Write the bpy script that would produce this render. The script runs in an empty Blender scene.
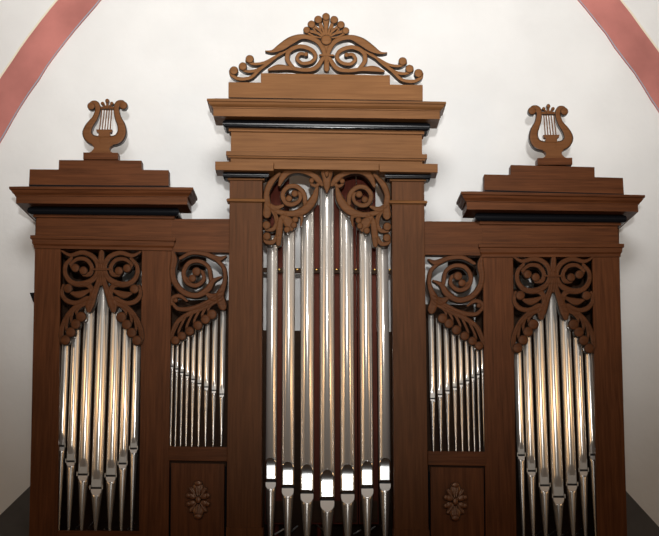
import bpy, bmesh, math, random
from mathutils import Vector, Matrix
random.seed(4)
scn = bpy.context.scene
COL = scn.collection
S = 0.006                 # metres per unit of survey at the front plane of the case
F = 1200.0                # focal length in pixels of the 659 px wide frame
CAM = Vector((0.0, -1200 * S, 1.6))

# ------------------------------------------------------------------ camera
def norm(v):
    return Vector(v).normalized()
YV = norm((322 - 329.5, 500 - 268, F))            # world +Y seen in camera axes (right, down, forward)
XV = Vector((1.0, -0.002, 0.0))
XV = (XV - YV * XV.dot(YV)).normalized()
DV = YV.cross(XV)
UV = -DV
right_w = Vector((XV[0], YV[0], UV[0]))
down_w = Vector((XV[1], YV[1], UV[1]))
fwd_w = Vector((XV[2], YV[2], UV[2]))
cd = bpy.data.cameras.new('camera')
cam = bpy.data.objects.new('camera', cd)
COL.objects.link(cam)
cd.sensor_fit = 'HORIZONTAL'
cd.sensor_width = 36.0
cd.lens = F / 659.0 * 36.0
cd.clip_start = 0.05
M3 = Matrix((right_w, -down_w, -fwd_w)).transposed()
cam.matrix_world = Matrix.Translation(CAM) @ M3.to_4x4()
scn.camera = cam

def V(px, py, Y):
    """survey: the point of the plane at depth Y (in units) that was measured at px, py"""
    c = Vector((px - 329.5, py - 268.0, F))
    d = Vector((c.dot(XV), c.dot(YV), c.dot(UV)))
    t = (Y * S - CAM.y) / d.y
    return CAM + d * t

# ------------------------------------------------------------------ materials
def new_mat(name):
    m = bpy.data.materials.new(name)
    m.use_nodes = True
    nt = m.node_tree
    return m, nt, nt.nodes['Principled BSDF']

def wood(name, c1, c2, axis, rough=0.42, spec=0.12):
    m, nt, b = new_mat(name)
    tc = nt.nodes.new('ShaderNodeTexCoord')
    mp = nt.nodes.new('ShaderNodeMapping')
    sc = [60, 60, 60]
    sc['XYZ'.index(axis)] = 3.0
    mp.inputs['Scale'].default_value = sc
    n = nt.nodes.new('ShaderNodeTexNoise')
    n.inputs['Scale'].default_value = 1.0
    n.inputs['Detail'].default_value = 6
    n.inputs['Roughness'].default_value = 0.62
    n.inputs['Distortion'].default_value = 0.4
    n2 = nt.nodes.new('ShaderNodeTexNoise')
    n2.inputs['Scale'].default_value = 3.0
    r = nt.nodes.new('ShaderNodeValToRGB')
    r.color_ramp.elements[0].position = 0.32
    r.color_ramp.elements[1].position = 0.68
    r.color_ramp.elements[0].color = (*c2, 1)
    r.color_ramp.elements[1].color = (*c1, 1)
    mix = nt.nodes.new('ShaderNodeMixRGB')
    mix.blend_type = 'MULTIPLY'
    mix.inputs[0].default_value = 0.35
    bump = nt.nodes.new('ShaderNodeBump')
    bump.inputs['Strength'].default_value = 0.06
    bump.inputs['Distance'].default_value = 0.002
    L = nt.links.new
    L(tc.outputs['Object'], mp.inputs[0]); L(mp.outputs[0], n.inputs['Vector'])
    L(tc.outputs['Object'], n2.inputs['Vector'])
    L(n.outputs['Fac'], r.inputs[0]); L(r.outputs[0], mix.inputs[1]); L(n2.outputs['Fac'], mix.inputs[2])
    L(mix.outputs[0], b.inputs['Base Color'])
    L(n.outputs['Fac'], bump.inputs['Height']); L(bump.outputs[0], b.inputs['Normal'])
    b.inputs['Roughness'].default_value = rough
    b.inputs['Specular IOR Level'].default_value = spec
    b.inputs['Specular Tint'].default_value = (0.9, 0.68, 0.5, 1)
    return m

def plain(name, col, rough=0.5, metal=0.0, spec=0.5, noise=0.0, nscale=20.0):
    m, nt, b = new_mat(name)
    b.inputs['Base Color'].default_value = (*col, 1)
    b.inputs['Roughness'].default_value = rough
    b.inputs['Metallic'].default_value = metal
    b.inputs['Specular IOR Level'].default_value = spec
    if noise:
        tc = nt.nodes.new('ShaderNodeTexCoord')
        n = nt.nodes.new('ShaderNodeTexNoise')
        n.inputs['Scale'].default_value = nscale
        n.inputs['Detail'].default_value = 5
        r = nt.nodes.new('ShaderNodeValToRGB')
        r.color_ramp.elements[0].position = 0.3
        r.color_ramp.elements[1].position = 0.7
        r.color_ramp.elements[0].color = (*[c * (1 - noise) for c in col], 1)
        r.color_ramp.elements[1].color = (*[min(1, c * (1 + noise * 0.5)) for c in col], 1)
        L = nt.links.new
        L(tc.outputs['Object'], n.inputs['Vector']); L(n.outputs['Fac'], r.inputs[0])
        L(r.outputs[0], b.inputs['Base Color'])
    return m

def plaster(name, col, var, bumpd):
    m = plain(name, col, 0.92, 0, 0.15, var, 2.6)
    nt = m.node_tree
    b = nt.nodes['Principled BSDF']
    tc = nt.nodes.new('ShaderNodeTexCoord')
    n = nt.nodes.new('ShaderNodeTexNoise')
    n.inputs['Scale'].default_value = 5.5
    n.inputs['Detail'].default_value = 4
    bump = nt.nodes.new('ShaderNodeBump')
    bump.inputs['Strength'].default_value = 0.45
    bump.inputs['Distance'].default_value = bumpd
    nt.links.new(tc.outputs['Object'], n.inputs['Vector'])
    nt.links.new(n.outputs['Fac'], bump.inputs['Height'])
    nt.links.new(bump.outputs[0], b.inputs['Normal'])
    return m

C1, C2 = (0.15, 0.050, 0.018), (0.075, 0.0235, 0.0088)
T1, T2 = (0.25, 0.112, 0.042), (0.175, 0.074, 0.027)
WH = wood('oak_horizontal', C1, C2, 'X')
WV = wood('oak_vertical', C1, C2, 'Z')
WTH = wood('oak_light_horizontal', T1, T2, 'X')
WVM = wood('oak_middle_vertical', (0.125, 0.045, 0.0165), (0.072, 0.0245, 0.0088), 'Z')
WC = wood('oak_carved', (0.135, 0.048, 0.019), (0.085, 0.029, 0.011), 'X', 0.4)
WLY = wood('oak_lyre', (0.21, 0.086, 0.032), (0.15, 0.058, 0.021), 'X', 0.42, 0.12)
WROS = wood('oak_rosette', (0.17, 0.06, 0.023), (0.12, 0.04, 0.015), 'X', 0.3, 0.6)
WCREST = wood('oak_crest', (0.27, 0.122, 0.046), (0.20, 0.086, 0.031), 'X', 0.45)
WCM = wood('oak_carved_middle', (0.165, 0.067, 0.025), (0.11, 0.042, 0.015), 'X', 0.45)
WPIPE = wood('red_stained_wood', (0.125, 0.024, 0.015), (0.08, 0.014, 0.009), 'Z', 0.5)
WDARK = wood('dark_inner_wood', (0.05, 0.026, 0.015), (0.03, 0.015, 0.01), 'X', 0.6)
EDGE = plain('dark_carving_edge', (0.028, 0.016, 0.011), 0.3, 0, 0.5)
BLACK = plain('black_lacquer', (0.005, 0.0055, 0.007), 0.16, 0, 0.15)
GROOVE = plain('black_groove', (0.006, 0.006, 0.007), 0.7, 0, 0.08)
SLIT = plain('mouth_dark', (0.012, 0.011, 0.011), 0.6)
BRASS = plain('brass', (0.45, 0.26, 0.07), 0.4, 1.0)
TUBE = plain('lead_tube', (0.45, 0.46, 0.48), 0.35, 1.0)
PLASTER = plaster('lime_plaster', (0.80, 0.795, 0.775), 0.05, 0.02)
RED = plaster('red_painted_plaster', (0.54, 0.205, 0.175), 0.28, 0.008)
LINEM = plain('grey_line', (0.35, 0.36, 0.42), 0.9)
CREAM = plain('cream_line', (0.78, 0.70, 0.55), 0.9)
WALL_SHADE = plain('dark_grey_shade', (0.12, 0.115, 0.112), 0.9, 0, 0.1, 0.2, 6)  # dark colour standing in for shade on the lower wall
FLOOR = wood('floor_boards', (0.14, 0.085, 0.05), (0.09, 0.055, 0.03), 'Y', 0.6)

def tin(name, col, rough, metal=1.0):
    m, nt, b = new_mat(name)
    b.inputs['Metallic'].default_value = metal
    b.inputs['Base Color'].default_value = (*col, 1)
    b.inputs['Roughness'].default_value = rough
    tc = nt.nodes.new('ShaderNodeTexCoord')
    mp = nt.nodes.new('ShaderNodeMapping')
    mp.inputs['Scale'].default_value = (30, 30, 3)
    n = nt.nodes.new('ShaderNodeTexNoise')
    n.inputs['Scale'].default_value = 1.5
    r = nt.nodes.new('ShaderNodeMapRange')
    r.inputs[3].default_value = rough * 0.8
    r.inputs[4].default_value = rough * 1.25
    nt.links.new(tc.outputs['Object'], mp.inputs[0]); nt.links.new(mp.outputs[0], n.inputs['Vector'])
    r.inputs[3].default_value = rough * 0.94; r.inputs[4].default_value = rough * 1.06
    nt.links.new(n.outputs['Fac'], r.inputs[0]); nt.links.new(r.outputs[0], b.inputs['Roughness'])
    return m
TIN = tin('polished_tin', (0.76, 0.715, 0.66), 0.15, 0.66)
TINFOOT = tin('dull_tin_foot', (0.46, 0.43, 0.40), 0.24, 0.8)
TINLIP = tin('bright_tin_lip', (0.90, 0.90, 0.89), 0.12)
LOWLIP = plain('matt_tin_lower_lip', (0.72, 0.67, 0.62), 0.45, 0.3)

# ------------------------------------------------------------------ objects
WLOC = {}
def tag(o, label, cat, group=None):
    o['label'] = label
    o['category'] = cat
    if group:
        o['group'] = group
    return o

def empty(name, loc):
    o = bpy.data.objects.new(name, None)
    o.empty_display_size = 0.1
    COL.objects.link(o)
    o.location = loc
    WLOC[o] = Vector(loc)
    return o

def obj(name, bm, mats, parent=None, smooth=False, bevel=0.0, origin=None):
    if not isinstance(mats, (list, tuple)):
        mats = [mats]
    off = WLOC[parent] if parent else (Vector(origin) if origin is not None else Vector((0, 0, 0)))
    bmesh.ops.recalc_face_normals(bm, faces=bm.faces[:])
    for v in bm.verts:
        v.co -= off
    me = bpy.data.meshes.new(name)
    bm.to_mesh(me)
    bm.free()
    for m in mats:
        me.materials.append(m)
    if smooth:
        for p in me.polygons:
            p.use_smooth = True
    o = bpy.data.objects.new(name, me)
    COL.objects.link(o)
    if parent:
        o.parent = parent
        WLOC[o] = WLOC[parent]
    else:
        o.location = off
        WLOC[o] = off
    if bevel:
        b = o.modifiers.new('bevel', 'BEVEL')
        b.width = bevel
        b.segments = 2
        b.limit_method = 'ANGLE'
        b.angle_limit = math.radians(40)
    if smooth == 'auto':
        es = o.modifiers.new('split', 'EDGE_SPLIT')
        es.split_angle = math.radians(38)
    return o

def struct(name, bm, mats, **k):
    o = obj(name, bm, mats, **k)
    o['kind'] = 'structure'
    return o

# ------------------------------------------------------------------ shape helpers
def prism(bm, pts, Y0, Y1, floor=False, mat=0):
    """front outline surveyed at depth Y0, carried straight back to Y1"""
    f = [V(x, y, Y0) for x, y in pts]
    if floor:
        zmin = min(v.z for v in f)
        for v in f:
            if v.z < zmin + 0.25:
                v.z = 0.0
    a = [bm.verts.new(v) for v in f]
    b = [bm.verts.new((v.x, Y1 * S, v.z)) for v in f]
    n = len(a)
    fs = [bm.faces.new(a), bm.faces.new(b[::-1])]
    for i in range(n):
        fs.append(bm.faces.new((a[i], a[(i + 1) % n], b[(i + 1) % n], b[i])))
    for q in fs:
        q.material_index = mat
    return bm

def P(pts, Y0, Y1, floor=False):
    return prism(bmesh.new(), pts, Y0, Y1, floor)

def quad(xl, yl, xr, yr, h, hr=None):
    return [(xl, yl), (xr, yr), (xr, yr + (hr if hr is not None else h)), (xl, yl + h)]

def moulding(xl, xr, yref, prof, Y0, Ybl, Ybr, slope, bm=None):
    """profile (projection, height at the left end) swept round the front and both ends of a board; L-shaped in plan where the two ends run back differently"""
    bm = bm or bmesh.new()
    XL = V(xl, yref, Y0).x
    XR = V(xr, yref + slope(yref) * (xr - xl), Y0).x
    rings = []
    for p, y in prof:
        s = slope(y)
        yr = y + s * (xr - xl)
        zl = V(xl - p, y, Y0 - p).z
        zr = V(xr + p, yr, Y0 - p).z
        x0, x1, yf = XL - p * S, XR + p * S, (Y0 - p) * S
        if abs(Ybl - Ybr) < 0.01:
            r = [(x0, yf, zl), (x1, yf, zr), (x1, Ybr * S, zr), (x0, Ybl * S, zl)]
        elif Ybl > Ybr:
            xm = XL + 6 * S
            r = [(x0, yf, zl), (x1, yf, zr), (x1, Ybr * S, zr), (xm, Ybr * S, zl), (xm, Ybl * S, zl), (x0, Ybl * S, zl)]
        else:
            xm = XR - 6 * S
            r = [(x0, yf, zl), (x1, yf, zr), (x1, Ybr * S, zr), (xm, Ybr * S, zr), (xm, Ybl * S, zr), (x0, Ybl * S, zl)]
        rings.append([bm.verts.new(v) for v in r])
    n = len(rings[0])
    for a, b in zip(rings, rings[1:]):
        for i in range(n):
            try:
                bm.faces.new((a[i], a[(i + 1) % n], b[(i + 1) % n], b[i]))
            except ValueError:
                pass
    bm.faces.new(rings[0])
    bm.faces.new(rings[-1][::-1])
    return bm

def catmull(pts, per=6):
    out = []
    n = len(pts)
    for i in range(n - 1):
        p0, p1, p2, p3 = pts[max(i - 1, 0)], pts[i], pts[i + 1], pts[min(i + 2, n - 1)]
        for k in range(per):
            t = k / per
            out.append(tuple(0.5 * (2 * b + (c - a) * t + (2 * a - 5 * b + 4 * c - d) * t * t + (3 * b - a - 3 * c + d) * t ** 3)
                             for a, b, c, d in zip(p0, p1, p2, p3)))
    out.append(tuple(pts[-1]))
    return out

class Carver:
    """pierced relief carving: ribbons and knobs sharing one mesh; map turns drawing units into survey units"""
    def __init__(self, Yf, th, mapf, k, e=1.1, fat=1.0):
        self.fat = fat
        self.bm = bmesh.new(); self.Yf = Yf; self.th = th; self.map = mapf; self.k = k; self.e = e
    def ribbon(self, pts, per=6, lift=0.0):
        bm, e = self.bm, self.e
        Yf = self.Yf - lift
        q = [(*self.map(p[0], p[1]), max(p[2] * self.k * self.fat, 0.25)) for p in pts]
        c = catmull(q, per)
        for end in (0, 1):
            if end: c = c[::-1]
            (ax, ay, aw), (bx, by, bw) = c[0], c[1]
            if aw > 0.7:
                l = math.hypot(ax - bx, ay - by) or 1
                ux, uy = (ax - bx) / l, (ay - by) / l
                c = [(ax + ux * aw * u, ay + uy * aw * u, aw * math.sqrt(max(0.02, 1 - u * u))) for u in (0.98, 0.8, 0.5)] + c
            if end: c = c[::-1]
        rows = []
        for i, (x, y, w) in enumerate(c):
            a, b = c[max(i - 1, 0)], c[min(i + 1, len(c) - 1)]
            tx, ty = b[0] - a[0], b[1] - a[1]
            l = math.hypot(tx, ty) or 1
            nx, ny = -ty / l, tx / l
            w = max(w, 0.25)
            ee = min(e, w * 0.8)
            prof = [(-1, self.th + lift), (-1, ee), (-0.80, 0.0), (-0.35, ee * 0.08), (0, ee * 0.14), (0.35, ee * 0.08), (0.80, 0.0), (1, ee), (1, self.th + lift)]
            rows.append([bm.verts.new(V(x + nx * w * o, y + ny * w * o, Yf + 0).lerp(V(x + nx * w * o, y + ny * w * o, Yf), 0) + Vector((0, d * S, 0))) for o, d in prof])
        n = len(rows[0])
        for a, b in zip(rows, rows[1:]):
            for i in range(n):
                j = (i + 1) % n
                f = bm.faces.new((a[i], a[j], b[j], b[i]))
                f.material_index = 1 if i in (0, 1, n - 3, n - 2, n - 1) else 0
                f.smooth = i not in (0, n - 2, n - 1)
        for r in (rows[0], rows[-1]):
            f = bm.faces.new(r)
            f.material_index = 0
    def knob(self, x, y, r, lift=0.5, ry=None, rot=0.0):
        bm = self.bm
        x, y = self.map(x, y)
        r *= self.k
        ry = ry * self.k if ry else r
        N = 16
        rows = []
        for s, d in ((1, self.th), (1, 0.6), (0.87, -0.1), (0.55, -0.35)):
            row = []
            for i in range(N):
                t = 2 * math.pi * i / N
                u, v = r * s * math.cos(t), ry * s * math.sin(t)
                px, py = x + u * math.cos(rot) - v * math.sin(rot), y + u * math.sin(rot) + v * math.cos(rot)
                row.append(bm.verts.new(V(px, py, self.Yf) + Vector((0, (d - lift) * S, 0))))
            rows.append(row)
        top = bm.verts.new(V(x, y, self.Yf) + Vector((0, (-0.45 - lift) * S, 0)))
        for k, (a, b) in enumerate(zip(rows, rows[1:])):
            for i in range(N):
                f = bm.faces.new((a[i], a[(i + 1) % N], b[(i + 1) % N], b[i]))
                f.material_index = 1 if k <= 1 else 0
                f.smooth = k > 0
        for i in range(N):
            f = bm.faces.new((rows[-1][i], rows[-1][(i + 1) % N], top))
            f.smooth = True
        f = bm.faces.new(rows[0][::-1])
        f.material_index = 1
    def poly(self, pts, lift=0.0, mat=0):
        prism(self.bm, [self.map(*p) for p in pts], self.Yf - lift, self.Yf + self.th, mat=mat)

# ------------------------------------------------------------------ the setting
WALL_Y = 108
def arc(cx, cy, R, a0, a1, n):
    return [(cx + R * math.cos(math.radians(a0 + (a1 - a0) * i / n)), cy + R * math.sin(math.radians(a0 + (a1 - a0) * i / n))) for i in range(n + 1)]
bm = bmesh.new()
x0, x1 = -4.2, 4.2
vs = [bm.verts.new(v) for v in ((x0, WALL_Y * S, 0), (x1, WALL_Y * S, 0), (x1, WALL_Y * S, 7.5), (x0, WALL_Y * S, 7.5))]
bm.faces.new(vs)
ws = [bm.verts.new((v.co.x, v.co.y + 0.3, v.co.z)) for v in vs]
bm.faces.new(ws[::-1])
for i in range(4):
    bm.faces.new((vs[i], vs[(i + 1) % 4], ws[(i + 1) % 4], ws[i]))
struct('wall_back', bm, PLASTER)
bm = bmesh.new()
bmesh.ops.create_cube(bm, size=1, matrix=Matrix.Translation((0, -4.5, -0.1)) @ Matrix.Diagonal((8.4, 10.6, 0.2, 1)))
struct('floor', bm, FLOOR)

def arch_side(cx, cy, R, a0, a1, n):
    wob = [random.uniform(-1.0, 1.0) for _ in range(n + 1)]
    def ring(off, jit=0.0):
        out = []
        for i in range(n + 1):
            a = math.radians(a0 + (a1 - a0) * i / n)
            r = R + off + jit * wob[i]
            out.append((cx + r * math.cos(a), cy + r * math.sin(a)))
        out.append((out[-1][0], 640.0))
        out.append((out[-1][0], 768.0))
        return out
    return ring
def strip(bm, A, YA, B, YB, mat=0):
    a = [bm.verts.new(V(x, y, WALL_Y) if YA is None else Vector((V(x, y, WALL_Y).x, YA * S, V(x, y, WALL_Y).z))) for x, y in A]
    b = [bm.verts.new(Vector((V(x, y, WALL_Y).x, YB * S, V(x, y, WALL_Y).z))) for x, y in B]
    for i in range(len(a) - 1):
        f = bm.faces.new((a[i], a[i + 1], b[i + 1], b[i]))
        f.material_index = mat
        f.smooth = True
for k, ring in enumerate((arch_side(712, 540, 815, 242, 180, 56), arch_side(-50, 540, 827, -62, 0, 56))):
    bm = bmesh.new()
    w = WALL_Y
    strip(bm, ring(0, 0.7), w, ring(0, 0.7), w - 3)
    strip(bm, ring(0, 0.7), w - 3, ring(1.0, 0.5), w - 3.4, 1)
    strip(bm, ring(1.0, 0.5), w - 3.4, ring(17), w - 4)
    strip(bm, ring(17), w - 4, ring(32, 0.3), w - 3.4)
    strip(bm, ring(32, 0.3), w - 3.4, ring(34, 0.3), w - 3, 2)
    bmesh.ops.remove_doubles(bm, verts=bm.verts[:], dist=0.0004)
    struct('trim_%d' % (k + 1), bm, [RED, LINEM, CREAM])
    bm = bmesh.new()
    last = ring(34, 0.3)
    Yl = w - 3
    for off, yy in ((60, w - 14), (110, w - 45), (180, w - 110), (260, w - 220)):
        nx = ring(off)
        strip(bm, last, Yl, nx, yy)
        last, Yl = nx, yy
    bmesh.ops.remove_doubles(bm, verts=bm.verts[:], dist=0.0004)
    struct('ceiling_left' if k == 0 else 'ceiling_right', bm, PLASTER)
# wall shade built as dark sloping slabs on both sides of the case
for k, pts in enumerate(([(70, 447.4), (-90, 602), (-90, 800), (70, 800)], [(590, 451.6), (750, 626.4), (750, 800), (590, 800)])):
    struct('trim_%d' % (k + 3), P(pts, WALL_Y - 4, WALL_Y - 0.2, True), WALL_SHADE)

# ------------------------------------------------------------------ organ case
base = V(327, 540, 8); base.z = 0
CASE = empty('organ_case', base)
tag(CASE, 'dark oak organ case with three towers, carved pipe shades and black mouldings', 'organ case')
BEV = 0.0022

def part(name, bm, mats, parent=CASE, **k):
    return obj(name, bm, mats, parent, **k)

def stile(xlt, xrt, yt, ytr, xlb, xrb, yb, Y0, Y1, name='stile', mat=None):
    ex = lambda xt, xb: xt + (xb - xt) * (772 - yt) / (yb - yt)
    pts = [(xlt, yt), (xrt, ytr), (ex(xrt, xrb), 772), (ex(xlt, xlb), 772)]
    return part(name, P(pts, Y0, Y1, True), mat or WV, bevel=BEV)

sC = lambda y: 0.0166
sL = lambda y: 0.006 + 0.00022 * (y - 187)
sR = lambda y: 0.026 - 0.00046 * (y - 191.5)

# --- centre tower
YC, YCB = 0, 15
c = part('cornice', moulding(231, 422, 140, [(14, 98.2), (23.5, 98.6), (23.5, 100.6), (22.2, 101.4), (21.4, 103.6), (19.6, 105.8), (18.4, 106.6), (18.4, 107.6), (17.3, 107.8), (17.3, 115.9), (3, 119.5)], YC, YCB, YCB, sC), WTH, bevel=0.001)
obj('black_moulding', moulding(231, 422, 140, [(3, 119.2), (5.5, 119.4), (7.6, 120.8), (8.3, 123.2), (7.6, 125.8), (5.5, 127.6), (3, 127.8)], YC, YCB, YCB, sC), BLACK, c, smooth='auto')
part('frieze', moulding(231, 422, 140, [(0, 118), (0, 127.7), (2.4, 127.8), (2.4, 131), (0, 131.4), (0, 151), (4.6, 151.1), (4.6, 155.2), (3.2, 155.6), (2.6, 157.4), (0, 157.8), (0, 164)], YC, YCB, YCB, sC), WTH, bevel=0.001)
cy = lambda x, y: (x, y + 0.0166 * (x - 228.4))
part('crown', P([(228.4, 100.5), (228.4, 82), (260.9, 82.5), (260.9, 73.0), (390, 75.2), (390, 84.4), (422.8, 84.9), (422.8, 103.7)], -5, 6), WCREST, bevel=BEV)
part('crown_base', P([(228.9, 97.3), (422.4, 100.6), (422.4, 103.5), (228.9, 100.2)], -5.6, -3), GROOVE)
part('lintel', P([(274, 162.4), (379, 164), (379, 170.4), (274, 168.8)], -8, YCB), WTH, bevel=BEV)
part('lintel', P([(231, 160), (422, 163), (422, 172.5), (231, 170)], 2, YCB), WH)
for (xa, xb, ya, yb_, px0, px1, y0, shaft) in ((215.1, 273.6, 161.3, 162.2, 229.7, 262.4, 171.2, (229.7, 262.4, 226.6, 261.4)),
                                           (379.4, 437.8, 162.9, 163.9, 391.7, 424.0, 172.2, (391.7, 424.0, 394.4, 428.4))):
    st = stile(shaft[0], shaft[1], 176, 176.5, shaft[2], shaft[3], 525, YC, 25, 'pilaster', WVM)
    cap = obj('capital', P([(xa, ya), (xb, yb_), (xb, yb_ + 8.6), (xa, ya + 8.6)], -13.4, 10), WTH, st, bevel=BEV)
    s0 = lambda y: 0.012
    obj('black_moulding', moulding(px0, px1, 190, [(0, y0 - 0.4), (4.5, y0 - 0.2), (6.4, y0 + 1.2), (7, y0 + 3.2), (6.4, y0 + 5.4), (4.5, y0 + 6.8), (0, y0 + 7)], YC, 10, 10, s0), BLACK, st, smooth='auto')
    obj('neck_fillet', moulding(px0, px1, 190, [(0, y0 + 6.6), (2.2, y0 + 6.7), (2.2, y0 + 8.4), (0, y0 + 9)], YC, 10, 10, s0), WTH, st)
    yy = 198.6 if px0 < 300 else 200.4
    obj('astragal', moulding(px0, px1, 190, [(0, yy - 0.4), (2.4, yy), (3.1, yy + 1.2), (2.6, yy + 2.6), (0.8, yy + 3.2), (0, yy + 4)], YC, 10, 10, s0), WTH, st, smooth='auto')
    yb = 527.4 if px0 < 300 else 529.4
    xp0, xp1 = shaft[2] - 0.6, shaft[3] + 1.2
    obj('plinth', P([(xp0, yb), (xp1, yb + 0.4), (xp1 + 2, 772), (xp0 - 2, 772)], -1.6, 25, True), WVM, st, bevel=BEV)
# --- side towers and flats
YS = 8
T = {}
for side in (0, 1):
    if side == 0:
        xl, xr, sl, dy, ybl, ybr, yref = 36.5, 172, sL, 0, 88, 29, 220
        y_ = lambda y: y
    else:
        xl, xr, sl, dy, ybl, ybr, yref = 482, 617.6, sR, 0, 29, 88, 225
        y_ = lambda y: 191.5 + (y - 186.6) * (52.0 / 48.6)
    prof = [(p, y_(y)) for p, y in ((12, 186.3), (23.6, 186.6), (23.6, 188.8), (22.2, 189.8), (21.2, 192.2), (19.4, 194.2), (18.8, 195.0), (18.8, 195.6), (17.5, 195.8), (17.5, 203.2), (2.5, 206.6))]
    c = part('cornice', moulding(xl, xr, yref, prof, YS, ybl, ybr, sl), WH, bevel=0.001)
    prof = [(p, y_(y)) for p, y in ((2, 206.2), (5.5, 206.4), (7.4, 207.8), (8.2, 210.2), (7.4, 212.6), (5.5, 214.2), (2, 214.4))]
    obj('black_moulding', moulding(xl, xr, yref, prof, YS, ybl - 1, ybr - 1, sl), BLACK, c, smooth='auto')
    prof = [(p, y_(y)) for p, y in ((0, 205), (0, 214.2), (2.8, 214.4), (2.8, 216.8), (0, 217.2), (0, 235), (4.6, 235.2), (4.6, 238.4), (3.2, 239.2), (2.8, 243.4), (1.4, 245.4), (1.3, 248), (0, 248.2))]
    part('frieze', moulding(xl, xr, yref, prof, YS, YS + 13, YS + 13, sl), WH, bevel=0.001)
    if side == 0:
        part('crown', P([(28.7, 187.5), (29.6, 169.2), (58.6, 169.4), (58.9, 159.9), (141.6, 160.5), (141.9, 169.7), (168.7, 170.1), (168.7, 188.5)], YS - 5, YS + 8), WH, bevel=BEV)
        part('crown_base', P([(29.2, 184.6), (168.5, 185.8), (168.5, 188.4), (29.2, 187.4)], YS - 5.7, YS - 3), GROOVE)
        stile(34.9, 60.7, 247.4, 247.6, 29.3, 57.7, 530, YS + 0.3, YS + 5.5)
        stile(141.9, 171.4, 248.6, 249, 139.2, 168.6, 530, YS + 0.3, YS + 5.5)
        part('rail', P([(171.2, 218.8), (229.6, 218.8), (229.3, 252.6), (171.2, 252.0)], YS + 0.6, YS + 13), WH, bevel=BEV)
        part('rail', P([(168.4, 446.2), (227.2, 447), (227, 461.4), (168.4, 460.4)], YS, YS + 8), WH, bevel=BEV)
        part('rail', P([(57.4, 530.4), (139.4, 531), (139.4, 772), (57, 772)], YS, YS + 8, True), WH, bevel=BEV)
        groove = [(168.2, 459), (227.4, 460), (226.6, 772), (166, 772)]
        panel = [(171, 463), (224.4, 464), (223.6, 772), (169, 772)]
        part('side_panel', P([(35.6, 212), (41, 212), (37, 772), (26.0, 772)], YS + 24.6, 88, True), WV)
        part('bracket', P([(29.6, 292.8), (36, 292.4), (36, 302.5), (33.2, 302)], YS + 26, YS + 34), GROOVE)
        ros, wr, hr = (198.2, 499.8), 11.8, 20.5
    else:
        part('crown', P([(484.2, 192.6), (484.2, 174.3), (510.5, 174.8), (510.7, 164.8), (594.6, 167), (594.8, 177), (623.0, 177.8), (624.2, 197)], YS - 5, YS + 8), WH, bevel=BEV)
        part('crown_base', P([(484.6, 190), (623.6, 193.8), (624, 196.6), (484.6, 192.4)], YS - 5.7, YS - 3), GROOVE)
        stile(592.2, 619.2, 253.8, 254, 597.2, 627.0, 530, YS + 0.3, YS + 5.5)
        stile(482.8, 513, 254.2, 254.6, 485.6, 516.2, 530, YS + 0.3, YS + 5.5)
        part('rail', P([(424.0, 221.2), (483, 221.6), (483, 255.6), (424.4, 254.8)], YS + 0.6, YS + 13), WH, bevel=BEV)
        part('rail', P([(428, 451), (486, 451.6), (486, 466), (428, 465)], YS, YS + 8), WH, bevel=BEV)
        part('rail', P([(516, 539), (597, 540), (601, 772), (517, 772)], YS, YS + 8, True), WH, bevel=BEV)
        groove = [(427.8, 464), (486.8, 465.2), (489, 772), (429, 772)]
        panel = [(430.4, 467), (483.8, 468.2), (486, 772), (432, 772)]
        part('side_panel', P([(613.6, 216), (618.6, 216), (630.6, 772), (622, 772)], YS + 24.6, 88, True), WV)
        ros, wr, hr = (455.4, 501.6), 11.6, 20.5
    part('groove', P(groove, YS + 7, YS + 12, True), GROOVE)
    pn = part('panel', P(panel, YS + 1.5, YS + 10, True), WV, bevel=BEV)
    # carved rosette
    cv = Carver(YS - 0.2, 1.8, lambda x, y, o=ros: (o[0] + x, o[1] + y), 1.0, 0.8)
    for sy in (-1, 1):
        cv.knob(0, sy * 12.0, 5.6, 0.3, 7.6)
        cv.knob(0, sy * 16.6, 4.2, 1.0, 3.0)
        cv.ribbon([(-0.9, sy * 5, 0.8), (-1.6, sy * 10, 0.9), (-2.4, sy * 14, 0.6)], 4, 1.2)
        cv.ribbon([(0.9, sy * 5, 0.8), (1.6, sy * 10, 0.9), (2.4, sy * 14, 0.6)], 4, 1.2)
        for sx in (-1, 1):
            cv.knob(sx * 6.6, sy * 3.6, 5.2, 0.5, 3.3, sx * sy * 0.4)
            cv.knob(sx * 9.6, sy * 4.2, 2.2, 1.1, 2.8)
            cv.knob(sx * 5.6, sy * 9.0, 4.6, 0.1, 2.8, sx * sy * 0.95)
            cv.ribbon([(sx * 2.2, sy * 3.2, 0.8), (sx * 5.4, sy * 8, 1.1), (sx * 8.6, sy * 12, 0.7)], 4, 1.0)
    cv.knob(0, 0, 2.8, 1.6, 4.0)
    obj('rosette', cv.bm, [WROS, EDGE], pn)

# inner structure of the case seen between the pipes
def inner(name, pts, Y0, Y1, mat, **k):
    return part(name, P(pts, Y0, Y1, **k), mat)
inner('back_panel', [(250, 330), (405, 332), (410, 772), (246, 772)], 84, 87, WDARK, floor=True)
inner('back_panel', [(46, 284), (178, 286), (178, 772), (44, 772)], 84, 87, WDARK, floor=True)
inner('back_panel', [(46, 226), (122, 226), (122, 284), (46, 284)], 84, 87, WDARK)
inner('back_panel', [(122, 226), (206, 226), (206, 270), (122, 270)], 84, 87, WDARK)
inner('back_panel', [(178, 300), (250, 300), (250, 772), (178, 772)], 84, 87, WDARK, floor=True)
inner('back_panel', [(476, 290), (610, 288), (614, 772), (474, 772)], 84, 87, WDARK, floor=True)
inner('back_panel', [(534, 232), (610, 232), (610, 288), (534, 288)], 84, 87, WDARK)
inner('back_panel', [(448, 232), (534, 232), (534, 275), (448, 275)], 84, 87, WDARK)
inner('back_panel', [(405, 304), (474, 305), (474, 772), (405, 772)], 84, 87, WDARK, floor=True)
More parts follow.
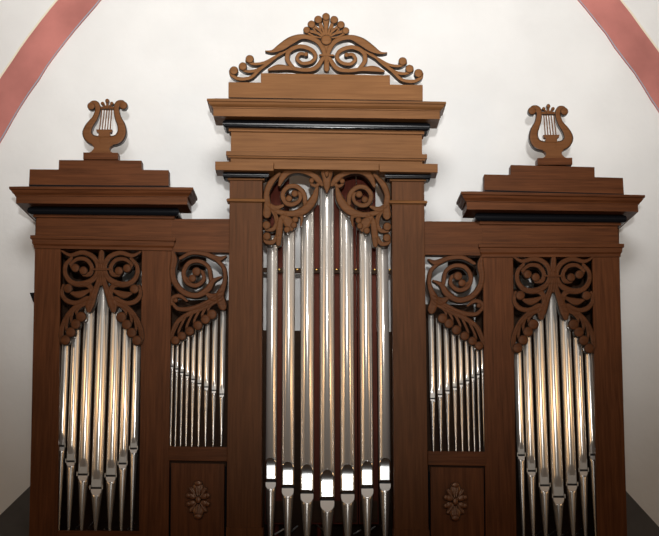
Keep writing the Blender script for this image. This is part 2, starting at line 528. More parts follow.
rk = inner('pipe_rack', [(258, 267.5), (396, 269.5), (396, 274), (258, 272)], 36, 40, WDARK)
for x in (279.3, 297.4, 316.4, 336.5, 356, 374.6, 389.6):
    cvh = Carver(34, 2, lambda a, b: (a, b), 1.0, 0.4)
    cvh.ribbon([(x - 0.7, 269.8, 0.5), (x, 269.2, 0.6), (x + 0.7, 269.8, 0.5)], 3)
    obj('hook', cvh.bm, [BRASS, BRASS], rk)
CHEST = {}
def chest(key, x0, x1, ytop, Y0, Y1):
    z = V((x0 + x1) / 2, ytop, 22).z
    a, b = V(x0, ytop, Y0).x, V(x1, ytop, Y0).x
    bm = bmesh.new()
    bmesh.ops.create_cube(bm, size=1, matrix=Matrix.Translation(((a + b) / 2, (Y0 + Y1) / 2 * S, z - 0.06)) @ Matrix.Diagonal((b - a, (Y1 - Y0) * S, 0.12, 1)))
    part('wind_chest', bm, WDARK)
    CHEST[key] = z + 0.0012
chest('C', 260, 394, 552.3, 10, 78)
part('rail', P([(260.8, 553.2), (395, 555), (396.5, 772), (259.4, 772)], 1.2, 9, True), WH, bevel=BEV)
chest('L', 58, 139, 531.6, 12, 78)
chest('R', 517, 597, 542.6, 12, 78)
chest('FL', 169, 226.5, 446.8, 12, 60)
chest('FR', 428.4, 486, 451.6, 12, 60)

# ------------------------------------------------------------------ carved pipe shades
def mp_crop(x0, y0, s, axis=None, slope=0.0, flip=False):
    def f(X, Y):
        x, y = x0 + X / s, y0 + Y / s
        if flip:
            nx = 2 * axis - x
            return nx, y + slope * (nx - x)
        return x, y
    return f

def shade_centre(cv):
    R, K = cv.ribbon, cv.knob
    R([(358, 158, 10), (335, 128, 18), (300, 102, 14), (245, 86, 12), (190, 88, 15), (152, 112, 19), (132, 158, 9)])
    K(303, 138, 15); R([(345, 150, 10), (328, 165, 10), (305, 158, 8), (300, 140, 9)], 5)
    R([(130, 100, 8), (85, 148, 17), (62, 205, 16), (66, 260, 19), (64, 312, 24)])
    R([(70, 262, 12), (105, 284, 15), (148, 272, 8)])
    R([(332, 178, 10), (312, 240, 22), (262, 296, 24), (190, 315, 16), (120, 302, 14), (84, 278, 8)])
    R([(268, 258, 12), (262, 208, 13), (226, 170, 13), (178, 170, 13), (148, 210, 13), (166, 256, 13), (206, 264, 12), (240, 240, 10), (240, 208, 10), (215, 200, 8)])
    K(213, 207, 20); K(182, 234, 19)
    R([(160, 318, 12), (138, 350, 16), (130, 405, 19), (126, 472, 14)], 6)
    R([(110, 312, 8), (118, 352, 10), (98, 396, 12), (62, 400, 9)]); K(62, 376, 24)
    R([(118, 430, 10), (96, 466, 13), (62, 466, 11), (50, 445, 9)]); K(64, 436, 23)
    R([(92, 298, 8), (108, 330, 8), (112, 360, 8)])
    R([(150, 330, 14), (180, 362, 30), (192, 388, 18)]); K(216, 346, 18); K(208, 376, 18); K(172, 400, 19)
    R([(225, 322, 10), (250, 330, 10), (246, 378, 4)])

def shade_tower(cv, spray=True):
    R, K = cv.ribbon, cv.knob
    R([(56, 52, 5), (95, 70, 10), (150, 58, 12), (200, 78, 13), (224, 125, 13), (207, 176, 14), (155, 204, 16), (103, 198, 14), (73, 162, 12), (72, 118, 11), (98, 86, 9)])
    R([(96, 112, 8), (128, 88, 10), (170, 92, 11), (194, 125, 11), (186, 158, 12), (160, 160, 12)])
    K(156, 143, 21); K(118, 130, 21); R([(100, 108, 9), (104, 128, 10), (118, 134, 10)], 4)
    R([(234, 120, 12), (226, 190, 13), (205, 250, 18), (186, 298, 24), (182, 322, 16)])
    R([(150, 205, 12), (185, 215, 14), (200, 260, 14)])
    K(84, 226, 23); R([(62, 212, 8), (56, 252, 11), (82, 284, 13), (125, 292, 12), (170, 272, 13)])
    R([(100, 246, 8), (135, 254, 19), (180, 236, 8)])
    R([(176, 290, 14), (122, 312, 15), (80, 356, 14), (55, 410, 12), (50, 450, 12), (58, 476, 12)])
    for (a, b, kx, ky, kr) in (((150, 305), (124, 332), 145, 358, 26), ((112, 322), (98, 365), 120, 392, 25), ((86, 352), (76, 402), 97, 430, 25), ((62, 400), (56, 446), 72, 466, 25)):
        R([(*a, 7), (*b, 7.5), (kx - 14, ky + 8, 7)], 5)
        K(kx, ky, kr)

def tower_centre(cv):
    cv.ribbon([(240, 60, 14), (238, 100, 16), (238, 135, 12), (238, 170, 15), (238, 208, 5)])
    cv.ribbon([(200, 136, 5), (240, 137, 5), (278, 136, 5)], 3, 0.6)

def shade_flat(cv):
    R, K = cv.ribbon, cv.knob
    R([(322, 78, 4), (284, 92, 14), (222, 68, 12), (155, 62, 11), (100, 88, 9)])
    R([(62, 58, 8), (68, 95, 18), (60, 150, 16), (72, 205, 16), (115, 254, 15), (178, 270, 15), (232, 240, 17), (258, 200, 13), (298, 180, 5)])
    R([(272, 96, 8), (308, 130, 11), (318, 185, 11), (306, 235, 15), (292, 270, 22), (304, 318, 24)])
    R([(226, 262, 8), (262, 280, 22), (300, 262, 14)])
    R([(248, 190, 11), (236, 132, 11), (192, 103, 11), (142, 110, 12), (115, 155, 12), (130, 204, 12), (174, 222, 12), (212, 194, 11), (207, 158, 10), (182, 148, 10)])
    K(178, 154, 23); K(158, 187, 20); R([(128, 185, 8), (145, 200, 9), (160, 194, 9)], 4)
    R([(58, 312, 7), (62, 282, 10), (95, 272, 11), (130, 296, 6)]); K(76, 294, 13)
    R([(60, 306, 8), (90, 336, 11), (160, 332, 13), (232, 304, 14), (292, 268, 14)])
    R([(292, 284, 16), (215, 326, 15), (140, 360, 13), (86, 398, 12), (58, 452, 8), (56, 486, 8)])
    for (a, b, kx, ky, kr) in (((262, 302), (236, 336), 253, 363, 26), ((232, 318), (206, 362), 222, 387, 25), ((198, 334), (168, 390), 185, 417, 25), ((162, 350), (130, 420), 145, 445, 24), ((126, 370), (92, 442), 107, 468, 23), ((92, 396), (62, 462), 75, 490, 23)):
        R([(*a, 6.5), (*b, 7), (kx - 12, ky + 8, 6)], 5)
        K(kx, ky, kr)

f0 = mp_crop(255, 155, 5.36)
cv = Carver(0.0, 8.5, f0, 1 / 5.36, e=1.5, fat=1.1)
shade_centre(cv)
cv.map = mp_crop(255, 155, 5.36, 326.9, 0.0125, True)
shade_centre(cv)
cv.map = f0
cv.ribbon([(385, 68, 18), (385, 92, 34), (385, 130, 24), (385, 168, 18), (385, 200, 4)], 6, 1.0)
cv.knob(385, 98, 12, 2.2, 26)
part('pipe_shade', cv.bm, [WCM, EDGE])
for side in (0, 1):
    mm = lambda flip, s=side: (mp_crop(50, 240, 4.66, 101.2, 0.008, flip) if s == 0 else
                               (lambda X, Y, g=mp_crop(50, 240, 4.66, 101.2, 0.0, flip): (553.4 + (g(X, Y)[0] - 101.2) * 1.0, 6.2 + g(X, Y)[1] * 1.0 + (g(X, Y)[1] - 250) * 0.022 + 0.004 * (g(X, Y)[0] - 101.2))))
    cv = Carver(YS - 1, 7.0, mm(False), 1 / 4.66, e=1.5, fat=1.02)
    shade_tower(cv)
    cv.map = mm(True)
    shade_tower(cv)
    cv.map = mm(False)
    tower_centre(cv)
    part('pipe_shade', cv.bm, [WC, EDGE])
for side in (0, 1):
    m = mp_crop(160, 240, 4.875) if side == 0 else mp_crop(160, 240, 4.875, 327.2, 0.0172, True)
    cv = Carver(YS - 0.5, 7.0, m, 1 / 4.875, e=1.5, fat=1.04)
    shade_flat(cv)
    part('pipe_shade', cv.bm, [WC, EDGE])

# ------------------------------------------------------------------ crest
def crest_half(cv):
    R, K = cv.ribbon, cv.knob
    R([(634, 330, 8), (615, 250, 15), (572, 196, 15), (490, 172, 15), (418, 196, 24), (352, 238, 22), (296, 264, 9), (252, 262, 3)])
    R([(276, 378, 8), (335, 366, 18), (410, 370, 13), (500, 382, 12), (570, 368, 14), (612, 312, 13)])
    R([(432, 372, 11), (392, 318, 14), (404, 262, 14), (470, 234, 13), (540, 254, 13), (568, 296, 12), (540, 332, 11), (486, 340, 11), (452, 312, 11), (470, 280, 11), (505, 284, 10)])
    K(508, 284, 15)
    R([(398, 256, 6), (322, 296, 9), (244, 336, 9), (176, 343, 9), (136, 324, 8)]); K(155, 314, 27)
    R([(346, 278, 7), (268, 340, 10), (200, 382, 10), (136, 390, 9), (94, 368, 8)]); K(112, 360, 27)
    R([(296, 318, 9), (216, 380, 10), (162, 428, 10), (92, 438, 11), (44, 416, 10), (33, 388, 8)]); K(56, 386, 28)
    for (x, y, kr, a) in ((585, 66, 26, (612, 120)), (543, 96, 25, (590, 130)), (513, 132, 23, (575, 150))):
        R([(628, 180, 5), (*a, 8), (x, y, 11)], 6)
        R([(624, 182, 4), (a[0] - 10, a[1] + 22, 5), (x + 8, y + 18, 6)], 5)
        K(x, y, kr)
root = V(326, 84, 0); root.y = 0
f0 = mp_crop(225, 10, 6.276)
cv = Carver(-4.5, 7.5, f0, 1 / 6.276, 0.9, 1.15)
crest_half(cv)
cv.map = mp_crop(225, 10, 6.276, 326.2, 0.0145, True)
crest_half(cv)
CREST = empty('carved_crest', V(326, 84, 0))
tag(CREST, 'pierced carved wooden crest of scrolls and sprays topping the tall middle tower', 'ornament')
obj('scrollwork', cv.bm, [WCREST, EDGE], CREST)
cv = Carver(-4.2, 6.2, f0, 1 / 6.276, 0.9)
cv.ribbon([(634, 40, 14), (634, 60, 24), (634, 110, 15), (634, 170, 10)])
cv.knob(634, 48, 25)
cv.knob(636, 196, 36, 1.2, 34)
cv.ribbon([(636, 200, 34), (637, 245, 18), (638, 285, 13), (638, 330, 18), (638, 372, 20)])
cv.ribbon([(596, 288, 6), (638, 287, 8), (682, 290, 6)], 3, 0.6)
obj('palmette', cv.bm, [WCREST, EDGE], CREST)
CREST.location.z += 0.006

# ------------------------------------------------------------------ lyres
def lyre(side):
    if side == 0:
        f = mp_crop(70, 90, 6.7)
        lab = 'carved wooden lyre ornament standing on the stepped top of the left tower'
    else:
        g = mp_crop(70, 90, 6.7)
        f = lambda X, Y: (2 * 327.3 - g(X, Y)[0] + 1.0, g(X, Y)[1] + 6.2)
        lab = 'carved wooden lyre ornament standing on the stepped top of the right tower'
    k = 1 / 6.7
    Yf = YS - 2
    ctr = f(205, 468)
    L = empty('lyre_ornament', V(ctr[0], ctr[1], YS + 1))
    tag(L, lab, 'ornament', 'lyre ornaments on the side towers')
    cv = Carver(Yf, 6.5, f, k, 0.8, 1.12)
    cv.ribbon([(140, 118, 10), (146, 96, 17), (172, 96, 19), (186, 128, 17), (168, 188, 18), (130, 242, 24), (114, 292, 30), (140, 332, 31), (190, 344, 30), (236, 342, 30)])
    cv.ribbon([(364, 118, 10), (352, 92, 18), (322, 96, 20), (310, 130, 18), (320, 186, 20), (343, 240, 25), (346, 290, 29), (322, 330, 31), (275, 344, 30), (228, 342, 30)])
    cv.knob(142, 112, 27); cv.knob(358, 108, 28)
    obj('frame', cv.bm, [WLY, EDGE], L)
    cv = Carver(Yf + 0.5, 5, f, k, 0.6)
    cv.ribbon([(192, 122, 8), (248, 122, 9), (306, 122, 8)], 3)
    obj('crossbar', cv.bm, [WLY, EDGE], L)
    cv = Carver(Yf, 5, f, k, 0.6)
    cv.ribbon([(249, 118, 12), (249, 100, 8), (249, 80, 12)], 4); cv.knob(249, 76, 14)
    cv.ribbon([(240, 116, 6), (228, 106, 7), (218, 94, 8)], 4); cv.knob(218, 94, 12)
    cv.ribbon([(258, 116, 6), (270, 106, 7), (280, 94, 8)], 4); cv.knob(280, 94, 12)
    obj('finial', cv.bm, [WLY, EDGE], L)
    for a, b in ((214, 196), (231, 214), (248, 232), (264, 250), (280, 268)):
        cv = Carver(Yf + 2.2, 1.0, f, k, 0.3)
        cv.ribbon([(a, 124, 3.4), ((a + b) / 2, 200, 3.4), (b, 276, 3.4)], 3)
        obj('string', cv.bm, [WLY, WLY], L)
    cv = Carver(Yf - 0.6, 6, f, k, 0.6)
    cv.poly([(174, 268), (282, 268), (278, 286), (266, 290), (270, 318), (188, 318), (192, 290), (178, 286)])
    obj('string_plate', cv.bm, [WLY, EDGE], L, bevel=0.0015)
    cv = Carver(Yf - 0.5, 8, f, k, 0.6)
    pts = [(146, 358), (288, 358), (286, 374), (272, 382), (262, 398), (272, 416), (296, 430), (112, 430), (142, 416), (158, 398), (160, 382), (148, 374)]
    cv.poly(pts)
    obj('pedestal', cv.bm, [WLY, EDGE], L, bevel=0.0015)
    cv = Carver(Yf - 4, 14, f, k, 0.6)
    cv.poly([(88, 422), (322, 424), (322, 470), (88, 469)])
    obj('base_block', cv.bm, [WH, EDGE], L, bevel=0.002)
    L.location.z += 0.004 + 0.006 * side
    return L
lyre(0); lyre(1)

# ------------------------------------------------------------------ organ pipes
def organ_pipe(label, group, Yax, xm, xt, ytop, yarch, yslit, ylip, yfoot, wpx, kind, tipw, chest_y=None):
    """xm, xt: middle of the pipe measured at the mouth and near its top; heights measured on the front"""
    kS = (1200 + Yax) / 1200.0 * S
    r = wpx / 2 * kS
    pm, pt = V(xm, yslit, Yax), V(xt, ytop + 30, Yax)
    X = pm.x * 0.6 + pt.x * 0.4
    Yc = Yax * S
    zz = lambda y: V(xm + (xt - xm) * (yslit - y) / max(yslit - ytop, 1), y, Yax - wpx / 2 * 0.6).z
    zt, za, zs, zl, zf = zz(ytop), zz(yarch), zz(yslit), zz(ylip), CHEST[yfoot]
    root = empty('organ_pipe', (X, Yc, zf))
    tag(root, label, 'organ pipe', group)
    N = 28 if wpx > 7 else 20
    fl = 0.70                                       # depth of the flat of the mouth as a share of the radius
    gap = 1.0 * kS if wpx > 6 else 0.7 * kS
    def tube(name, zs_, rs, clamps, mat, capb=True, capt=True):
        bm = bmesh.new()
        rows = []
        for z, rr, cl in zip(zs_, rs, clamps):
            row = []
            for i in range(N):
                t = 2 * math.pi * (i + 0.5) / N
                x, y = rr * math.sin(t), -rr * math.cos(t)
                if cl is not None:
                    y = max(y, -rr * cl)
                row.append(bm.verts.new((X + x, Yc + y, z)))
            rows.append(row)
        for a, b in zip(rows, rows[1:]):
            for i in range(N):
                bm.faces.new((a[i], a[(i + 1) % N], b[(i + 1) % N], b[i]))
        if capb: bm.faces.new(rows[-1])
        if capt: bm.faces.new(rows[0])
        return obj(name, bm, mat, root, smooth='auto')
    h = za - zs
    if kind == 'centre':
        zs_ = [zt, za + r * 0.12, za + r * 0.02, za - r * 0.16, za - r * 0.5, zs + gap]
        cl = [None, None, 0.93, 0.80, fl, fl]
    else:
        zs_ = [zt, za + r * 0.1, za - r * 0.1, za - h * 0.3, za - h * 0.6, zs + gap]
        cl = [None, None, 0.97, 0.84, fl, fl]
    b = tube('body', zs_, [r] * 6, cl, TIN)
    # the open top shows a dark inside
    bm = bmesh.new()
    bmesh.ops.create_circle(bm, cap_ends=True, segments=N, radius=r * 0.86, matrix=Matrix.Translation((X, Yc, zt + 0.0006)))
    obj('bore', bm, SLIT, b)
    tube('languid', [zs + gap, zs - gap], [r * 0.9] * 2, [fl * 0.7] * 2, SLIT)
    # foot
    ht = zs - gap - zf
    d = (zs - gap - zl)
    tipr = tipw / 2 * kS
    zz_ = [zs - gap, zs - gap - d * 0.5, zl, zl - r * 0.2, zf]
    sh = lambda z: tipr + (r - tipr) * max(0.0, (z - zf) / ht) ** 0.92
    tube('foot', zz_, [r, sh(zz_[1]), sh(zz_[2]), sh(zz_[3]), tipr], [fl, fl * 0.98, 0.93, None, None], TINFOOT)
    def plate(name, zlo, zhi, halfw, rtop, rbot, mat, yoff, tilt=0.0):
        bm = bmesh.new()
        pts = []
        n = 10
        if rtop:
            for i in range(n + 1):
                t = math.pi * i / n
                pts.append((halfw * math.cos(t), zhi - rtop + rtop * math.sin(t)))
        else:
            pts += [(halfw, zhi), (-halfw, zhi)]
        if rbot:
            for i in range(n + 1):
                t = math.pi + math.pi * i / n
                pts.append((halfw * math.cos(t), zlo + rbot + rbot * math.sin(t)))
        else:
            pts += [(-halfw, zlo), (halfw, zlo)]
        zc = (zlo + zhi) / 2
        th = 0.6 * kS
        fr = [bm.verts.new((X + x, Yc + yoff + tilt * (z - zc), z)) for x, z in pts]
        bk = [bm.verts.new((v.co.x, v.co.y + th + 0.35 * r, v.co.z)) for v in fr]
        bm.faces.new(fr); bm.faces.new(bk[::-1])
        m = len(fr)
        for i in range(m):
            bm.faces.new((fr[i], fr[(i + 1) % m], bk[(i + 1) % m], bk[i]))
        return obj(name, bm, mat, root)
    if kind == 'centre':
        bm = bmesh.new()
        rows = []
        nz, nx = 22, 8
        zlo, zhi, hw, rt = zs + gap, za, r * 0.93, r * 0.9
        for i in range(nz + 1):
            q = i / nz
            z = zlo + (zhi - zlo) * (1 - (1 - q) ** 1.6)
            w_ = hw
            if z > zhi - rt:
                u = min(1.0, (z - (zhi - rt)) / rt)
                w_ = hw * max(0.06, math.sqrt(max(0.0, 1 - u * u)))
            t = max(0.0, ((z - zlo) / (zhi - zlo) - 0.6) / 0.4)
            yo = -r * (0.80 + 0.20 * t * t)
            rows.append([bm.verts.new((X + w_ * (2 * j / nx - 1), Yc + yo, z)) for j in range(nx + 1)])
        for a_, b_ in zip(rows, rows[1:]):
            for j in range(nx):
                bm.faces.new((a_[j], a_[j + 1], b_[j + 1], b_[j])).smooth = True
        rim = [rw[0] for rw in rows] + rows[-1][1:] + [rw[-1] for rw in rows[-2::-1]] + rows[0][-2:0:-1]
        bk = [bm.verts.new((v.co.x, Yc - r * 0.3, v.co.z)) for v in rim]
        for i in range(len(rim)):
            j = (i + 1) % len(rim)
            bm.faces.new((rim[i], rim[j], bk[j], bk[i]))
        obj('upper_lip', bm, TINLIP, root)
        plate('lower_lip', zl, zs - gap, r * 0.90, 0, min(r * 0.9, zs - gap - zl), LOWLIP, -r * 0.82, 0.0)
    else:
        hw = 0.80 if kind == 'tower' else 0.72
        plate('upper_lip', zs + gap, za - h * 0.12, r * hw, min(r * 0.8, h * 0.5), 0, TIN, -r * 0.74)
        if kind == 'tower':
            plate('lower_lip', zl, zs - gap, r * 0.86, 0, (zs - gap - zl) * 0.85, LOWLIP, -r * 0.80, 0.0)
            for sx in (-1, 1):
                bm = bmesh.new()
                bmesh.ops.create_cube(bm, size=1, matrix=Matrix.Translation((X + sx * r * 1.0, Yc - r * 0.55, zs + 0.6 * kS)) @ Matrix.Diagonal((0.9 * kS, r * 0.8, 4.2 * kS, 1)))
                obj('ear', bm, TIN, root, bevel=0.0008)
        else:
            plate('lower_lip', zl, zs - gap, r * 0.72, 0, (zs - gap - zl) * 0.8, LOWLIP, -r * 0.76)
    return root

g = 'silver pipes of the middle tower'
mid = [  # xm, xt, top, arch, slit, lip bottom, width, words
    (271.4, 271.6, 236, 457.5, 481.2, 489.8, 11.0, 'silver pipe at the left end of the middle tower, beside its left pilaster'),
    (288.4, 288.2, 222, 461.5, 487.2, 497.2, 12.7, 'second silver pipe from the left pilaster of the middle tower'),
    (307.2, 307.2, 208, 464.1, 492.7, 503.3, 13.7, 'silver pipe just left of the tallest pipe in the middle tower'),
    (327.6, 326.4, 184, 469.6, 499.6, 511.4, 15.0, 'tallest silver pipe, at the centre of the middle tower with the lowest mouth'),
    (347.9, 346.0, 208, 464.1, 493.1, 504.0, 14.4, 'silver pipe just right of the tallest pipe in the middle tower'),
    (367.2, 365.2, 222, 460.8, 487.6, 497.8, 12.9, 'second silver pipe from the right pilaster of the middle tower'),
    (384.8, 382.8, 236, 457.7, 482.6, 491.6, 11.8, 'silver pipe at the right end of the middle tower, beside its right pilaster')]
for xm, xt, tp, ar, sl, lp, w, lab in mid:
    organ_pipe(lab, g, 24, xm, xt, tp, ar, sl, lp, 'C', w, 'centre', 3.6)
order = ('outermost', 'second from outside', 'third from outside', 'tallest middle', 'third from inside', 'second from inside', 'innermost')
LT = [(61.9, 64.7, 336, 433.4, 446.0, 452.0, 7.8), (71.8, 74.7, 322, 446.4, 461.4, 467.0, 9.2), (84.2, 87.8, 304, 458.5, 474.5, 481.5, 10.9), (98.2, 101.5, 281, 470.2, 488.0, 495.8, 12.0),
      (112.2, 114.9, 304, 460.0, 475.8, 482.8, 10.9), (124.0, 125.3, 326, 449.7, 463.6, 469.4, 9.0), (134.8, 135.2, 336, 437.7, 448.6, 453.8, 7.8)]
RT = [(520.2, 519.2, 342, 442.7, 455.2, 461.0, 7.6), (529.9, 529.3, 332, 455.7, 470.9, 476.6, 8.9), (542.7, 540.6, 312, 468.0, 485.4, 492.2, 10.6), (556.8, 552.6, 288, 476.3, 496.8, 504.6, 12.0),
      (570.6, 566.8, 312, 465.2, 484.6, 491.6, 10.9), (582.4, 579.2, 332, 454.6, 470.4, 476.6, 9.2), (592.6, 589.8, 342, 441.2, 454.8, 460.8, 7.8)]
for nm, data, yf in (('left', LT, 'L'), ('right', RT, 'R')):
    words = [f'silver pipe at the left end of the {nm} tower', f'second silver pipe from the left in the {nm} tower', f'silver pipe just left of the tallest one in the {nm} tower', f'tallest silver pipe at the centre of the {nm} tower',
             f'silver pipe just right of the tallest one in the {nm} tower', f'second silver pipe from the right in the {nm} tower', f'silver pipe at the right end of the {nm} tower']
    for (xm, xt, tp, ar, sl, lp, w), lab in zip(data, words):
        organ_pipe(lab, f'silver pipes of the {nm} tower', 22.5, xm, xt, tp, ar, sl, lp, yf, w, 'tower', 2.6)
FL = [(171.9, 2.9, 360.2, 366.4, 342), (176.6, 3.2, 362.4, 369.0, 340), (181.8, 3.5, 365.0, 372.4, 336), (187.2, 3.9, 368.0, 375.5, 333), (193.0, 4.2, 371.4, 379.4, 329), (199.5, 4.6, 375.0, 383.6, 325), (206.4, 5.0, 378.0, 387.0, 321), (214.1, 5.3, 381.2, 390.4, 314), (222.1, 5.7, 384.8, 394.2, 304)]
FR = [(432.3, 5.6, 386.0, 398.6, 308), (439.8, 5.3, 383.7, 394.5, 318), (447.3, 5.0, 381.0, 390.9, 325), (454.7, 4.6, 378.5, 387.3, 330), (461.2, 4.2, 375.9, 384.1, 334), (467.5, 3.9, 372.5, 380.8, 338), (473.1, 3.5, 370.3, 377.6, 341), (478.3, 3.2, 367.3, 374.7, 345), (483.0, 2.9, 365.0, 372.0, 348)]
nth = ['', 'second ', 'third ', 'fourth ', 'fifth ', 'sixth ', 'seventh ', 'eighth ', '']
for nm, data, yf in (('left', FL, 'FL'), ('right', FR, 'FR')):
    for i, (x, w, ar, sl, tp) in enumerate(data):
        small = i == 0 if nm == 'left' else i == 8
        big = i == 8 if nm == 'left' else i == 0
        
        if small:
            lab = f'thinnest silver pipe in the narrow field between the {nm} and middle towers'
        elif big:
            lab = f'thickest silver pipe in the narrow field between the {nm} and middle towers'
        else:
            k = i if nm == 'left' else 8 - i
            lab = f'{nth[k]}thin silver pipe from the {nm} tower in the narrow field beside it'
        dx = 0.7 if nm == 'left' else -0.7
        organ_pipe(lab, f'small silver pipes between {nm} and middle towers', 22, x, x + dx, tp, ar, sl, sl + 3.4, yf, w, 'flat', 1.7)

# wooden pipes standing behind the front pipes of the middle tower
chest_top = CHEST['C']
def wooden_pipe(x0, x1, ytop, Y0, Y1, label):
    a, b = V(x0, 300, Y0), V(x1, 300, Y0)
    zt = V((x0 + x1) / 2, ytop, Y0).z
    zb = chest_top
    root = empty('wooden_pipe', ((a.x + b.x) / 2, (Y0 + Y1) / 2 * S, zb))
    tag(root, label, 'organ pipe', 'red wooden pipes inside the middle tower')
    def box(xa, xb, ya, yb, za, zb_, name, mat):
        bm = bmesh.new()
        bmesh.ops.create_cube(bm, size=1, matrix=Matrix.Translation(((xa + xb) / 2, (ya + yb) / 2, (za + zb_) / 2)) @ Matrix.Diagonal((xb - xa, yb - ya, zb_ - za, 1)))
        return obj(name, bm, mat, root, bevel=0.0015)
    box(a.x, b.x, Y0 * S, Y1 * S, zb + 0.16, zt, 'body', WPIPE)
    box(a.x + 0.006, b.x - 0.006, Y0 * S - 0.008, Y0 * S - 0.0005, zb + 0.17, zb + 0.30, 'cap', WDARK)
    bm = bmesh.new()
    bmesh.ops.create_cone(bm, cap_ends=True, segments=14, radius1=0.011, radius2=0.014, depth=0.16, matrix=Matrix.Translation(((a.x + b.x) / 2, (Y0 + Y1) / 2 * S, zb + 0.08)))
    obj('foot', bm, WPIPE, root)
wooden_pipe(266.5, 288.5, 150, 42, 58, 'dark red wooden pipe behind the leftmost two silver pipes of the middle tower')
wooden_pipe(311.5, 326.5, 205, 42, 58, 'dark red wooden pipe showing left of the tallest silver pipe')
wooden_pipe(332.5, 356.6, 150, 42, 58, 'dark red wooden pipe showing right of the tallest silver pipe')
wooden_pipe(357.4, 376.5, 150, 42, 58, 'dark red wooden pipe behind the second silver pipe from the right pilaster')

# metal tubes lying about the pipe feet in the dark
def tube_obj(x0, y0, x1, y1, Y0, Y1, lab, grp):
    a, b = V(x0, y0, Y0), V(x1, y1, Y1)
    d = b - a
    bm = bmesh.new()
    bmesh.ops.create_cone(bm, cap_ends=True, segments=12, radius1=0.005, radius2=0.005, depth=d.length, matrix=Matrix.Translation((a + b) / 2) @ d.to_track_quat('Z', 'Y').to_matrix().to_4x4())
    for v in bm.verts:
        v.co.y += 0
    o = obj('wind_tube', bm, TUBE, None, smooth='auto', origin=a)
    tag(o, lab, 'tube', grp)
for (x0, y0, x1, y1) in ((274.5, 534.6, 285.5, 528), (291.5, 531.5, 297.5, 526), (316.5, 524.5, 322.8, 530), (353.5, 534, 361, 530.2), (369.6, 531, 375, 526.5)):
    tube_obj(x0, y0, x1, y1, 34, 39, 'thin grey metal tube slanting behind the pipe feet of the middle tower', 'metal tubes in the middle tower')
for (x0, y0, x1, y1) in ((76, 529, 82, 523), (88.5, 528, 95, 520), (104.5, 529.5, 110, 524.5), (128, 529, 134, 524)):
    tube_obj(x0, y0, x1, y1, 42, 60, 'thin grey metal tube slanting behind the pipe feet of the left tower', 'metal tubes in the left tower')
for (x0, y0, x1, y1) in ((535, 536, 541, 531), (548, 536, 556, 530), (562, 537, 567, 531), (576, 535, 582, 529)):
    tube_obj(x0, y0, x1, y1, 42, 60, 'thin grey metal tube slanting behind the pipe feet of the right tower', 'metal tubes in the right tower')

# ------------------------------------------------------------------ light
def spot(loc, target, power, size, blend, radius, col):
    l = bpy.data.lights.new('flash_or_fill_lamp', 'SPOT')
    l.energy = power; l.spot_size = math.radians(size); l.spot_blend = blend; l.shadow_soft_size = radius; l.color = col
    o = bpy.data.objects.new('flash_or_fill_lamp', l)
    COL.objects.link(o)
    o.location = loc
    o.rotation_euler = (Vector(target) - Vector(loc)).to_track_quat('-Z', 'Y').to_euler()
    return o
spot(CAM + Vector((0.05, -1.1, 0.55)), V(327, -35, 100), 1400, 51.5, 1.0, 0.07, (1.0, 0.99, 0.98))
spot(CAM + Vector((0.0, -0.4, 4.4)), V(327, -45, 100), 2060, 53, 1.0, 1.2, (1.0, 0.99, 0.98))  # added soft fill, standing in for flash bounced off the ceiling

for sx in (-1, 1):
    l = bpy.data.lights.new('nave_lamp', 'POINT')
    l.energy = 42; l.shadow_soft_size = 0.3; l.color = (1.0, 0.62, 0.30)
    o = bpy.data.objects.new('nave_lamp', l)
    COL.objects.link(o)
    o.location = (sx * 3.9, -3.4, 2.5)

w = bpy.data.worlds.new('nave')
scn.world = w
w.use_nodes = True
nt = w.node_tree
bg = nt.nodes['Background']
tc = nt.nodes.new('ShaderNodeTexCoord')
sep = nt.nodes.new('ShaderNodeSeparateXYZ')
nt.links.new(tc.outputs['Generated'], sep.inputs[0])
def math_node(op, a, b=None):
    n = nt.nodes.new('ShaderNodeMath')
    n.operation = op
    for i, v in enumerate((a, b)):
        if v is None: continue
        if isinstance(v, (int, float)): n.inputs[i].default_value = v
        else: nt.links.new(v, n.inputs[i])
    return n.outputs[0]
# elevation profile of the nave: dark floor, light walls, dim vault
mr = nt.nodes.new('ShaderNodeMapRange')
mr.inputs[1].default_value = -0.30; mr.inputs[2].default_value = 0.60
nt.links.new(sep.outputs[2], mr.inputs[0])
ramp = nt.nodes.new('ShaderNodeValToRGB')
nt.links.new(mr.outputs[0], ramp.inputs[0])
def pos(z): return (z + 0.30) / 0.90
els = [(-0.3, (0.04, 0.032, 0.024)), (-0.06, (0.07, 0.056, 0.044)), (0.0, (0.17, 0.145, 0.12)), (0.05, (0.32, 0.28, 0.235)), (0.12, (0.54, 0.50, 0.445)), (0.25, (0.80, 0.765, 0.71)), (0.36, (0.2, 0.195, 0.19)), (0.6, (0.08, 0.08, 0.08))]
cr = ramp.color_ramp
cr.elements[0].position = pos(els[0][0]); cr.elements[0].color = (*els[0][1], 1)
cr.elements[1].position = pos(els[-1][0]); cr.elements[1].color = (*els[-1][1], 1)
for z, c_ in els[1:-1]:
    e = cr.elements.new(pos(z)); e.color = (*c_, 1)
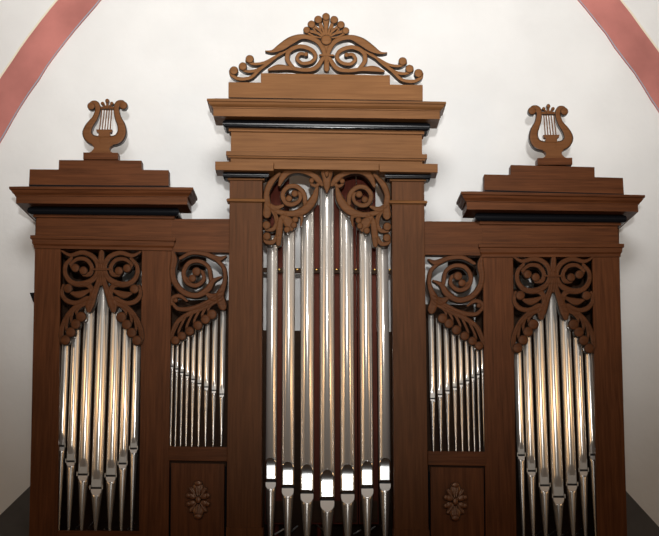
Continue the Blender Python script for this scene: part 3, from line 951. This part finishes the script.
# warm lamps low along both sides of the nave
absx = math_node('ABSOLUTE', sep.outputs[0])
g1 = nt.nodes.new('ShaderNodeMapRange'); g1.interpolation_type = 'SMOOTHSTEP'
g1.inputs[1].default_value = 0.3; g1.inputs[2].default_value = 0.9
nt.links.new(absx, g1.inputs[0])
zz0 = math_node('SUBTRACT', sep.outputs[2], 0.08)
zg = math_node('MULTIPLY', zz0, 29.0)
zg2 = math_node('MULTIPLY', zg, zg)
gz = math_node('POWER', 2.718, math_node('MULTIPLY', zg2, -1.0))
warm = math_node('MULTIPLY', g1.outputs[0], gz)
warm = math_node('MULTIPLY', warm, 5.0)
mixw = nt.nodes.new('ShaderNodeMixRGB'); mixw.blend_type = 'ADD'
mixw.inputs[0].default_value = 1.0
wc = nt.nodes.new('ShaderNodeVectorMath'); wc.operation = 'SCALE'
wc.inputs[0].default_value = (1.0, 0.56, 0.2)
nt.links.new(warm, wc.inputs['Scale'])
nt.links.new(ramp.outputs[0], mixw.inputs[1]); nt.links.new(wc.outputs[0], mixw.inputs[2])
# bright window in the far end of the nave, behind the photographer
xg = math_node('MULTIPLY', sep.outputs[0], 7.5); xg2 = math_node('MULTIPLY', xg, xg)
zw = math_node('MULTIPLY', math_node('SUBTRACT', sep.outputs[2], 0.004), 45.0); zw2 = math_node('MULTIPLY', zw, zw)
win_and_streak = math_node('POWER', 2.718, math_node('MULTIPLY', math_node('ADD', xg2, zw2), -1.0))
back = math_node('LESS_THAN', sep.outputs[1], 0.0)
win_and_streak = math_node('MULTIPLY', math_node('MULTIPLY', win_and_streak, back), 1.6)
ww = nt.nodes.new('ShaderNodeVectorMath'); ww.operation = 'SCALE'
ww.inputs[0].default_value = (0.9, 0.97, 1.0)
nt.links.new(win_and_streak, ww.inputs['Scale'])
# narrow glow added to the world to draw a streak down the round pipes
xs = math_node('MULTIPLY', sep.outputs[0], 14.0); xs2 = math_node('MULTIPLY', xs, xs)
zs1 = math_node('MULTIPLY', math_node('SUBTRACT', sep.outputs[2], 0.05), 20.0); zs2 = math_node('MULTIPLY', zs1, zs1)
stk = math_node('POWER', 2.718, math_node('MULTIPLY', math_node('ADD', xs2, zs2), -1.0))
win_and_streak = math_node('ADD', win_and_streak, math_node('MULTIPLY', math_node('MULTIPLY', stk, back), 1.5))
nt.links.new(win_and_streak, ww.inputs['Scale'])
mix2 = nt.nodes.new('ShaderNodeMixRGB'); mix2.blend_type = 'ADD'; mix2.inputs[0].default_value = 1.0
nt.links.new(mixw.outputs[0], mix2.inputs[1]); nt.links.new(ww.outputs[0], mix2.inputs[2])
nt.links.new(mix2.outputs[0], bg.inputs['Color'])
bg.inputs['Strength'].default_value = 0.47

scn.view_settings.view_transform = 'Standard'
scn.view_settings.look = 'None'
scn.view_settings.exposure = 0.0
